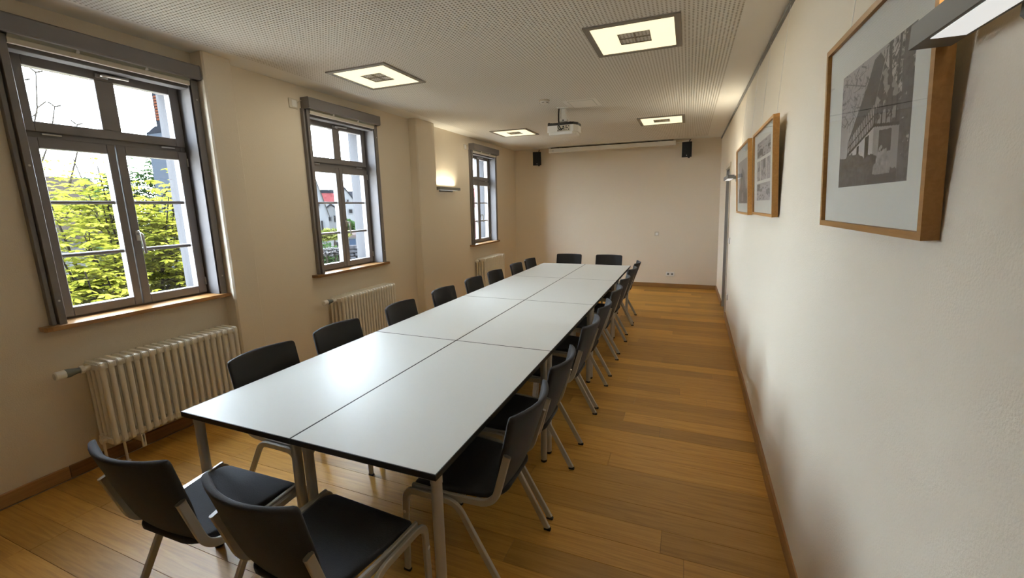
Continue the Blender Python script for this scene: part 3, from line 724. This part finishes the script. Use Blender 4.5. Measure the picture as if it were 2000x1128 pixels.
def picture(label, y0, y1, zb, zt, xb, xt, prints, xw, group):
    """front face plane runs from (xb, zb) to (xt, zt); frame depth goes towards the wall (+x)"""
    Pc = thing('framed_picture', label, 'picture', (0, 0, 0), 0, group)
    N = Vector((zt-zb, 0, xb-xt)).normalized()    # towards the wall
    U2 = Vector((xt-xb, 0, zt-zb)); hgt = U2.length; U2.normalize()
    def pt(y, h, d): return Vector((xb, 0, zb))+U2*h+N*d+Vector((0, y, 0))
    D = .033; fw = .018
    def bar(ya, yb, ha, hb):
        V = [pt(y, h, d) for d in (0, D) for y, h in ((ya, ha), (yb, ha), (yb, hb), (ya, hb))]
        MB().add(V, [(0, 1, 2, 3), (4, 5, 6, 7), (0, 1, 5, 4), (1, 2, 6, 5), (2, 3, 7, 6), (3, 0, 4, 7)]).build('frame_side', M['beech'], Pc)
    bar(y0, y1, 0, fw); bar(y0, y1, hgt-fw, hgt); bar(y0, y0+fw, fw, hgt-fw); bar(y1-fw, y1, fw, hgt-fw)
    def panel(nm, d, th, mt, ins):
        V = [pt(y, h, dd) for dd in (d, d+th) for y, h in ((y0+ins, ins), (y1-ins, ins), (y1-ins, hgt-ins), (y0+ins, hgt-ins))]
        MB().add(V, [(0, 1, 2, 3), (4, 5, 6, 7), (0, 1, 5, 4), (1, 2, 6, 5), (2, 3, 7, 6), (3, 0, 4, 7)]).build(nm, mt, Pc)
    panel('mount_board', .0125, .012, M['mat'], fw*.6); panel('glazing', .006, .002, M['pglass'], fw*.6)
    for (ya, yb, ha, hb, fn, nx, ny) in prints:      # ya = left as seen (far end), yb = right
        photo(Pc, pt(ya, ha, .0122), pt(yb, ha, .0122), pt(yb, hb, .0122), pt(ya, hb, .0122), fn, nx, ny)
    for f in (.14, .86):
        y = y0+(y1-y0)*f
        t = pt(y, hgt-.02, D); MB().tube([t, (xw(y, 2.757)-.012, y, 2.757)], .0009, 5).build('hanging_wire', M['whitep'], Pc)
    return Pc
G = 'framed photographs on the long wall'
picture('largest framed photograph of a timber-framed house, nearest the camera', 1.207, 1.998, 1.540, 2.154, .473, .435,
        [(1.838, 1.327, .133, .486, img_house, 240, 176)], XR, G)
p2 = []
for (a, b, c, d, sd) in ((3.80, 3.225, .405, .515, 31), (3.80, 3.64, .245, .385, 33), (3.625, 3.39, .245, .385, 35), (3.375, 3.225, .245, .385, 37), (3.80, 3.225, .105, .225, 39)):
    p2.append((a, b, c, d, (lambda x, y, sd=sd: img_rooms(x, y, sd)), 46, 34))
picture('middle framed sheet holding several small grey photographs', 3.067, 3.957, 1.536, 2.138, .4755, .434, p2, XR, G)
picture('farthest framed photograph of a gabled house, beside the far wall lamp', 4.250, 5.230, 1.521, 2.155, .4765, .431,
        [(5.10, 4.40, .10, .50, img_gable, 60, 50)], XR, G)

# ------------------------------------------------------------------ projector
Pj = thing('projector', 'white projector with black underside hung from the ceiling', 'projector', (-1.465, 5.38, H))
m = MB(); m.box(-.075, .075, -.07, .07, -.010, 0, .003); m.build('ceiling_plate', M['whitep'], Pj)
MB().box(-.030, .030, -.028, .028, -.130, -.010, .006).build('mount_column', M['whitep'], Pj)
m = MB(); m.box(-.045, .045, -.04, .04, -.165, -.128, .006); m.box(-.008, .008, -.047, -.038, -.155, -.140, .002, 1); m.build('mount_joint', [M['whitep'], M['dark']], Pj)
m = MB(); z0, z1 = -.318, -.212
pl = [(-.172, -.10), (.140, -.10), (.182, -.03), (.182, .13), (.11, .17), (-.15, .17), (-.184, .10), (-.184, -.085)]
body = m.prism([(x, y, z1) for x, y in pl], (0, 0, -.075)).prism([(x*.9, y*.93, z1-.075) for x, y in pl], (0, 0, -.030)).build('body', M['whitep'], Pj)
MB().prism([(x*.99, y*.99, z1+.030) for x, y in pl], (0, 0, -.030)).build('base_plate', M['dark'], Pj)
m = MB(); m.box(-.055, .105, -.103, -.0995, z1-.070, z1-.004); m.build('port_panel', M['whitew'], body)
pr = random.Random(2)
for k, (x, zc, wx, h) in enumerate([(.02, .018, .018, .014), (.055, .016, .016, .010), (.085, .016, .012, .010), (.02, .036, .028, .010), (.062, .036, .030, .010), (-.025, .050, .012, .010), (.0, .055, .010, .010), (.03, .056, .010, .008), (.055, .056, .010, .008), (.085, .054, .012, .012), (-.045, .062, .012, .012)]):
    MB().box(x-wx/2, x+wx/2, -.106, -.1025, z1-zc-h/2, z1-zc+h/2).build('port', M['dark'], body)
for x, hh in ((-.165, .03), (-.135, .02), (.10, .022)): MB().box(x-.012, x+.012, -.09, -.06, z1+.022, z1+.022+hh*.6, .003).build('foot', M['dark'], Pj)
MB().lathe((-.08, .165, -.26), (0, 1, 0), [(.04, 0), (.042, .03), (.034, .032)], 20).build('lens', M['dark'], Pj, 40)
m = MB()
m.tube(arc_path([(-.055, -.03, -.002), (-.057, -.04, -.06), (-.055, -.045, -.15), (-.045, -.06, -.19), (-.03, -.09, -.20)], .04), .009, 8)
m.tube(arc_path([(-.03, -.09, -.20), (-.03, -.135, -.215), (.0, -.135, -.265), (.02, -.107, -.25)], .03), .006, 7)
m.tube(arc_path([(-.03, -.09, -.20), (-.04, -.145, -.23), (-.02, -.14, -.275), (.0, -.107, -.268)], .03), .005, 7)
m.build('cable', M['dark'], Pj, 50)
sd = thing('smoke_detector', 'round white smoke detector on the ceiling by the projector', 'smoke detector', (-1.565, 4.905, H))
MB().lathe((0, 0, 0), (0, 0, -1), [(.062, -.002), (.062, .008), (.055, .012)], 28).build('base', M['whitew'], sd, 40)
MB().lathe((0, 0, -.012), (0, 0, -1), [(.046, 0), (.050, .012), (.047, .022), (.030, .030)], 28).build('head', M['whitep'], sd, 40)
for k in range(6):
    a = k*math.pi/3; MB().box(-.014, .014, .0475, .0505, -.033, -.027).build('vent', M['greyp'], sd).rotation_euler = (0, 0, a)
hx = thing('ceiling_hatch', 'flush white access panel in the perforated ceiling', 'hatch', (-1.205, 5.243, H))
MB().box(-.187, .187, -.195, .195, -.003, .003).build('surround', M['ceil'], hx)
m = MB().box(-.140, .140, -.155, .155, -.0055, -.001, .002).build('lid', M['ceil'], hx)
m = MB()
for a in ((-.143, -.1402, -.158, .158), (.1402, .143, -.158, .158), (-.143, .143, -.158, -.1552), (-.143, .143, .1552, .158)): m.box(*a, -.0035, -.001)
m.build('shadow_gap', M['greyp'], hx)

# ------------------------------------------------------------------ projection screen, speakers
ps = thing('projection_screen', 'long white roller screen case along the top of the end wall', 'projection screen', (0, 8.80, 0))
MB().box(-2.66, -.32, -.030, .030, 2.763, 2.779).build('gap_shade_strip', M['dark'], ps)  # dark strip painting the shade in the gap above the case
MB().box(-2.690, -.290, -.045, .045, 2.686, 2.764, .006).build('case', M['whitep'], ps)
for x in (-2.702, -.290): MB().box(x, x+.012, -.047, .047, 2.683, 2.766, .004).build('end_cap', M['whitep'], ps)
for x in (-2.46, -.56): MB().box(x-.035, x+.035, -.03, .115, 2.762, 2.781, .003).build('bracket', M['whitep'], ps)
MB().box(-2.665, -.315, -.012, .012, 2.674, 2.687).build('bottom_bar', M['whitew'], ps)
MB().box(-2.635, -2.595, -.0462, -.044, 2.712, 2.719).build('badge', M['greyp'], ps)
m = MB(); m.tube(arc_path([(-.285, .03, 2.72), (-.22, .06, 2.735), (-.12, .1, 2.76), (-.06, .115, 2.77)], .05), .007, 8); m.build('cord', M['whitep'], ps, 50)
def speaker(label, x, y, z, rz, tilt):
    Sp = thing('loudspeaker', label, 'speaker', (x, y, z), rz, 'black speakers on the end wall')
    pf = [(-.079, -.075), (-.070, -.086), (.070, -.086), (.079, -.075), (.079, -.01), (.045, .075), (-.045, .075), (-.079, -.01)]
    cb = MB().prism([(a, b, -.132) for a, b in pf], (0, 0, .264)).build('cabinet', M['black'], Sp); cb.rotation_euler = (tilt, 0, 0)
    MB().box(-.072, .072, -.091, -.085, -.124, .124, .004).build('grille', M['black'], cb)
    MB().box(.0, .014, -.0925, -.090, -.108, -.092, .001).build('badge', M['whitep'], cb)
    m = MB(); m.tube(arc_path([(.03, .0, .128), (.03, .02, .165), (.02, .14, .185)], .03), .008, 8); m.lathe((.03, .01, -.13), (0, 0, -1), [(.018, 0), (.018, .018), (.008, .022)], 12); m.build('bracket', M['black'], Sp, 40)
speaker('black wall speaker near the window-side corner of the end wall', -2.945, 8.76, 2.585, .12, .10)
speaker('black wall speaker near the picture-wall corner of the end wall', -.075, 8.76, 2.59, -.18, .10)

# ------------------------------------------------------------------ switches, sockets, small wall fittings
sw = thing('wall_socket', 'small white outlet plate alone halfway up the end wall', 'socket', (-.545, YB, 1.055))
MB().box(-.042, .042, -.012, 0, -.042, .042, .004).build('plate', M['whitew'], sw); MB().box(-.022, .022, -.016, -.011, -.024, .024, .003).build('insert', M['whitep'], sw)
so = thing('double_socket', 'white double socket low on the end wall above the baseboard', 'socket', (-.262, YB, .272))
MB().box(-.080, .080, -.012, 0, -.042, .042, .004).build('plate', M['whitep'], so)
for x in (-.037, .037):
    m = MB(); m.lathe((x, -.0125, 0), (0, -1, 0), [(.030, 0), (.030, .003), (.022, .003), (.020, -.004)], 20); q = m.build('outlet', M['whitep'], so, 40)
    MB().lathe((x, -.0118, 0), (0, -1, 0), [(.0195, 0), (.0195, .0010)], 20).build('well', M['greyp'], q, 40)
def plate_right(name, label, y, z, kindc):
    t = thing(name, label, kindc, (XR(y, z), y, z))
    MB().box(-.012, .004, -.041, .041, -.041, .041, .004).build('plate', M['whitep'], t); MB().box(-.018, -.011, -.03, .03, -.03, .03, .003).build('rocker', M['whitep'], t)
plate_right('light_switch', 'white light switch on the long wall beside the door', 6.50, 1.125, 'switch')
plate_right('wall_socket', 'white socket low on the long wall beside the door', 6.47, .36, 'socket')
def blind_box(label, y, z):
    t = thing('blind_switch', label, 'switch', (XL, y, z))
    MB().box(0, .010, -.050, .050, -.043, .043, .003).build('plate', M['whitew'], t); MB().box(.009, .014, -.022, .034, -.032, .032, .003).build('rocker', M['whitep'], t)
    m = MB(); m.box(.010, .0115, -.004, .012, -.004, .010); m.build('marking', M['greyp'], t)
    MB().tube(arc_path([(.008, .05, .02), (.012, .075, .04), (.012, .10, .045)], .02), .004, 6).build('cable', M['whitew'], t)
    return t
blind_box('white outlet plate beside the top of the middle window', 3.228, 2.612)
blind_box('white outlet plate beside the top of the far window', 6.64, 2.612)
cd = thing('cable_duct', 'thin white cable duct down the far edge of the pilaster', 'cable duct', (XL+.012, 5.565, 0))
MB().box(-.012, .010, -.012, .012, .86, 2.788, .002).build('duct', M['whitew'], cd)
MB().box(.0, .030, -.016, .016, 1.09, 1.15, .003).build('junction', M['dark'], cd)
MB().box(.0, .022, -.014, .014, .93, 1.0, .003).build('sticker', M['greyp'], cd)

# ------------------------------------------------------------------ outdoors
gd = MB().add([(-90, -60, -3.4), (-3.83, -60, -3.4), (-3.83, 120, -3.4), (-90, 120, -3.4)], [(0, 1, 2, 3)]).build('ground', M['ground']); tag(gd, 'garden ground outside the windows', 'ground', kind='structure')
bark = mat('bark', (.011, .0095, .008), .9, var=.3, vscale=9, spec=0)
def tree(name, label, base, crown, rad, n, leafm, size, seed, group=None, sub=36, twigs=()):
    T = thing(name, label, 'tree', base, 0, group); r = random.Random(seed)
    b0 = Vector(base); cc = Vector(crown)-b0; m = MB()
    m.tube([(0, 0, 0), (.05, .03, (cc.z-rad[2])*.5), tuple(cc*.55+Vector((0, 0, .1)))], .16, 9, scale=[1, .8, .6])
    tips = []
    s0 = cc*.5
    for k in range(sub):
        th = r.uniform(0, 6.28); ph = r.uniform(-.75, .95); q = math.sqrt(max(0, 1-ph*ph))
        tip = cc+Vector((rad[0]*q*math.cos(th), rad[1]*q*math.sin(th), rad[2]*ph))*r.uniform(.55, 1.0)
        mid = s0.lerp(tip, .5)+Vector((r.uniform(-.2, .2), r.uniform(-.2, .2), r.uniform(-.3, .1)))
        m.tube([tuple(s0), tuple(mid), tuple(tip)], .035, 6, scale=[1, .6, .2]); tips.append((mid, tip))
        for _ in range(3):
            a = mid.lerp(tip, r.uniform(.2, .9)); e = a+Vector((r.uniform(-.5, .5), r.uniform(-.5, .5), r.uniform(-.2, .5)))
            m.tube([tuple(a), tuple(a.lerp(e, .5)+Vector((0, 0, -.05))), tuple(e)], .012, 5, scale=[1, .7, .3]); tips.append((a, e))
    for q in twigs:
        p0 = Vector(q[0])-b0; p1 = Vector(q[1])-b0; pm = p0.lerp(p1, .6)+Vector((0, .06, .05))
        m.tube([tuple(p0), tuple(pm), tuple(p1)], .014, 5, scale=[1, .7, .5]); m.tube([tuple(pm), tuple(pm+Vector((0, .10, .10)))], .008, 5); m.tube([tuple(p1), tuple(p1+Vector((0, .07, .03)))], .010, 5); m.tube([tuple(p1), tuple(p1+Vector((0, -.06, .05)))], .010, 5)
    m.build('trunk', bark, T, 50)
    V = []; F = []
    for k in range(n):
        a, e = r.choice(tips); p = a.lerp(e, r.uniform(.25, 1.08))+Vector((r.gauss(0, .16), r.gauss(0, .16), r.gauss(0, .12)))
        rot = Matrix.Rotation(r.uniform(0, 6.28), 3, 'Z') @ Matrix.Rotation(r.uniform(-.5, .5), 3, 'X')
        nl = 5; L = size*r.uniform(.7, 1.2)
        for i in range(nl):
            an = i*2*math.pi/nl; d = Vector((math.cos(an), math.sin(an), -.28)); sd_ = Vector((-math.sin(an), math.cos(an), 0))*.30
            o = len(V); pts = [Vector((0, 0, 0)), (d*.55+sd_)*L, d*L, (d*.55-sd_)*L]
            V += [tuple(p+rot @ q for q in [pt_])[0] for pt_ in pts]; F.append((o, o+1, o+2, o+3))
    me = bpy.data.meshes.new('foliage'); me.from_pydata([tuple(v) for v in V], [], F); me.materials.append(leafm); me.update()
    fo = link('foliage', me, T); fo['kind'] = 'stuff'; return T
yl = leafmat('spring_leaf', (.050, .057, .007), (.140, .142, .020), .5)
gl_ = leafmat('green_leaf', (.006, .014, .005), (.014, .026, .009), .4)
tree('chestnut_tree', 'large yellow-green leafed tree filling the near window', (-8.4, 4.3, -3.4), (-8.3, 3.75, .50), (1.7, 2.15, 2.35), 13000, yl, .088, 4, sub=100, twigs=[((-8.0, 3.0, 1.9), (-8.0, 3.42, 3.05)), ((-8.0, 2.95, 2.0), (-8.0, 3.16, 3.32)), ((-8.0, 3.4, 2.0), (-8.0, 3.62, 2.85)), ((-8, 3.0, 2.2), (-8, 3.30, 3.45)), ((-8, 4.2, 1.5), (-7.9, 4.75, 2.2))])
tree('deciduous_tree', 'darker green tree behind the yellow-green one', (-17, 9.2, -3.4), (-17, 8.9, 1.2), (1.6, 1.5, 2.5), 3000, gl_, .15, 8)
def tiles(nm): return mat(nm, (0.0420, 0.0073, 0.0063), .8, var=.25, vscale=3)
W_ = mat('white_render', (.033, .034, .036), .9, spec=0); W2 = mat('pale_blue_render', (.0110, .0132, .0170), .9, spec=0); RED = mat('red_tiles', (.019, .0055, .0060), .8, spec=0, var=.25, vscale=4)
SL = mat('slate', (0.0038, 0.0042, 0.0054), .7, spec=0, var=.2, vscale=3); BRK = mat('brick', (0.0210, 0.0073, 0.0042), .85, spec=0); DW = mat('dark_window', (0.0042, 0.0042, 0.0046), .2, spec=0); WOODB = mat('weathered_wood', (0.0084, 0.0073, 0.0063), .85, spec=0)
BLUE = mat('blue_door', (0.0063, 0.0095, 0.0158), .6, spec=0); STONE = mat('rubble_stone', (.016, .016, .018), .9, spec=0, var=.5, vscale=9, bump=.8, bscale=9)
# pale house next to the tree
h1 = thing('house', 'pale blue-white house with slate upper wall seen past the tree', 'house', (-13, 7.26, -3.4))
MB().box(0, 3.3, 0, .95, 0, 7.05).build('wall', W2, h1)
MB().prism([(0, -.02, 7.0), (3.4, -.02, 7.0), (3.4, -.02, 7.16), (.42, -.02, 7.16)], (0, 1.0, 0)).build('eave', SL, h1)
MB().box(.46, 3.3, .004, .94, 7.16, 11.5).build('upper_wall', SL, h1)
MB().box(.85, 3.28, -.02, .5, 7.2, 11.4).build('render_panel', W2, h1)
for k in range(9): MB().box(.58, .72, -.05, .02, 7.28+k*.066, 7.325+k*.066, .006).build('dentil', BRK, h1)
MB().prism([(.3, -.2, 11.5), (3.5, -.2, 11.5), (3.5, .5, 12.4), (.3, .5, 12.4)], (0, .6, 0)).build('roof', RED, h1)
# house with slate roof behind the tree
h2 = thing('house', 'low house with dark roof hidden behind the yellow-green tree', 'house', (-19, 9.0, -3.4))
MB().box(-6, 0, -4.5, .6, 0, 4.2).build('wall', W_, h2); MB().prism([(.4, -5, 4.2), (-6.4, -5, 4.2), (-3, -5, 6.4)], (0, 6, 0)).build('roof', WOODB, h2)
def gable_house(label, loc, z_ap, half, z_eave, depth, wallm, roofm, wins, base=-3.4):
    g = thing('house', label, 'house', (loc[0], loc[1], base), -math.pi/4)
    MB().prism([(0, -half, 0), (0, half, 0), (0, half, z_eave-base), (0, 0, z_ap-base), (0, -half, z_eave-base)], (-depth, 0, 0)).build('wall', wallm, g)
    for s in (-1, 1):
        e = .06; sl = (z_ap-z_eave)/half
        MB().prism([(.10, 0, z_ap-base+.01), (.10, s*(half+e), z_eave-base-e*sl+.01), (.10, s*(half+e), z_eave-base-e*sl+.11), (.10, 0, z_ap-base+.14)], (-depth-.2, 0, 0)).build('roof', roofm, g)
    for (y, z, wy, wz) in wins:
        wf_ = MB().box(0, .05, y-wy/2-.03, y+wy/2+.03, z-wz/2-.03-base, z+wz/2+.03-base).build('window', W_, g)
        MB().box(.045, .06, y-wy/2, y+wy/2, z-wz/2-base, z+wz/2-base).build('pane', DW, wf_)
    return g
Q = -math.pi/4
gable_house('white gabled house with a small brown window, seen through the middle window', (-22, 23.85), 3.02, .60, 2.16, 4.3, W_, SL, [(.15, 2.19, .10, .15), (.28, 1.48, .22, .26), (-.35, 1.3, .2, .26)])
gable_house('old gabled house with weathered boards left of the red roof', (-18, 17.38), 3.50, .54, 1.44, 4, W_, WOODB, [(.2, .8, .10, .5), (-.15, .9, .2, .4), (.1, 1.9, .14, .2)])
gable_house('small white barn between the old house and the white gabled house', (-26, 26.55), 1.95, .55, 1.55, 4, W_, SL, [(.2, .9, .12, .5), (-.2, .9, .2, .3)])
h5 = thing('house', 'long house with bright red tiled roof behind the hedge', 'house', (-30, 29.95, -3.4), Q)
MB().box(-4, 0, -1.3, .95, 0, 5.75).build('wall', W_, h5)
MB().prism([(.15, -1.35, 5.68), (-1.6, -1.35, 6.56), (-4.2, -1.35, 5.68)], (0, 2.35, 0)).build('roof', RED, h5)
MB().box(-2.0, -1.50, -1.36, 1.02, 6.44, 6.80).build('ridge', SL, h5)
for k in range(4): MB().box(.0, .05, -1.1+k*.5, -.9+k*.5, 4.5, 4.9).build('window', DW, h5)
h6 = thing('house', 'tall dark roofed house behind the white gable', 'house', (-32, 35.0, -3.4), Q)
MB().box(-4, 0, -1.2, .6, 0, 5.9).build('wall', W_, h6); MB().prism([(.2, -1.3, 5.8), (-2, -1.3, 6.9), (-4.2, -1.3, 5.8)], (0, 2.0, 0)).build('roof', SL, h6)
h7 = thing('house', 'rose brick house seen through the far window', 'house', (-14, 27.9, -3.4))
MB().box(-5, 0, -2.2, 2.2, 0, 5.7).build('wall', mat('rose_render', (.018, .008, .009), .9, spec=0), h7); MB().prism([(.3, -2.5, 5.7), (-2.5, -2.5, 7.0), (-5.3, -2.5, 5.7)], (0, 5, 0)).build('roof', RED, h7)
for k in range(4): MB().box(0, .05, -1.6+k*1.0, -1.1+k*1.0, 4.2, 5.0).build('window', W_, h7)
# low garage with flat roof and blue door
ga = thing('garage', 'low white garage with flat roof and blue door', 'garage', (-15, 16.3, -3.4), Q)
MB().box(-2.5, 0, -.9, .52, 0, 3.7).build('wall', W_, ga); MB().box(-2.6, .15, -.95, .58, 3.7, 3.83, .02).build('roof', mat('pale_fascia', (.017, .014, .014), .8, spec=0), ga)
MB().box(0, .04, -.02, .28, 3.0, 3.62, .01).build('door', BLUE, ga); MB().box(0, .04, -.7, -.4, 3.0, 3.5, .01).build('window', DW, ga)
# rubble stone garden wall, stone by stone
gw = thing('garden_wall', 'rubble stone garden wall below the garage', 'garden wall', (-9, 9.76, -3.4), Q)
MB().box(-.35, -.06, -.02, 2.2, 0, 3.96).build('core', STONE, gw)
sr = random.Random(9); z = 2.6
while z < 3.95:
    hh = sr.uniform(.09, .14); y = -.02
    while y < 1.9:
        wd = sr.uniform(.12, .26)
        MB().box(-.07, sr.uniform(.0, .035), y+.008, y+wd-.008, z+.008, z+hh-.008, .02).build('stone', STONE, gw); y += wd
    z += hh
# hedge with white blossom, shrub
def bush(name, label, c, rad, n, lm, size, seed):
    Bu = thing(name, label, 'shrub', (c[0], c[1], -3.4)); r = random.Random(seed); m = MB()
    for k in range(7):
        t = Vector((r.uniform(-rad[0], rad[0])*.6, r.uniform(-rad[1], rad[1])*.6, c[2]+3.4+rad[2]*.5))
        m.tube([(0, 0, 0), tuple(t*.5+Vector((.1, 0, 0))), tuple(t)], .04, 6, scale=[1, .6, .2])
    m.build('stem', bark, Bu, 50); V = []; F = []
    for k in range(n):
        d = Vector((r.gauss(0, 1), r.gauss(0, 1), r.gauss(0, 1))).normalized()*r.uniform(.55, 1)
        p = Vector((d.x*rad[0], d.y*rad[1], c[2]+3.4+d.z*rad[2])); rot = Matrix.Rotation(r.uniform(0, 6.28), 3, 'Z') @ Matrix.Rotation(r.uniform(-.9, .9), 3, 'X')
        for an in (0, 2.1, 4.2):
            a = Vector((math.cos(an), math.sin(an), .2))*size; s2 = Vector((-math.sin(an), math.cos(an), 0))*size*.4; o = len(V)
            V += [tuple(p), tuple(p+rot @ (a*.5+s2)), tuple(p+rot @ a), tuple(p+rot @ (a*.5-s2))]; F.append((o, o+1, o+2, o+3))
    me = bpy.data.meshes.new('foliage'); me.from_pydata(V, [], F); me.materials.append(lm); me.update(); fo = link('foliage', me, Bu); fo['kind'] = 'stuff'
bush('hedge_shrub', 'dense green shrub with yellowish top below the red roof', (-8.6, 8.35, -.35), (.7, .75, 1.2), 2600, gl_, .09, 3)
bush('blossom_shrub', 'white blossoming branch in front of the green shrub', (-7.9, 7.9, .62), (.18, .42, .10), 260, leafmat('blossom', (.030, .030, .032), (.040, .040, .042), .3), .07, 5)
bush('garden_shrub', 'small bright green shrub on the garage roof line', (-17.7, 19.2, .66), (.52, .47, .42), 500, gl_, .12, 6)
bush('flowering_hedge', 'low yellow flowering hedge at the foot of the old house', (-14.2, 14.3, .55), (.45, 1.2, .26), 900, leafmat('yellow_green', (.017, .026, .004), (.05, .05, .017), .4), .10, 12)
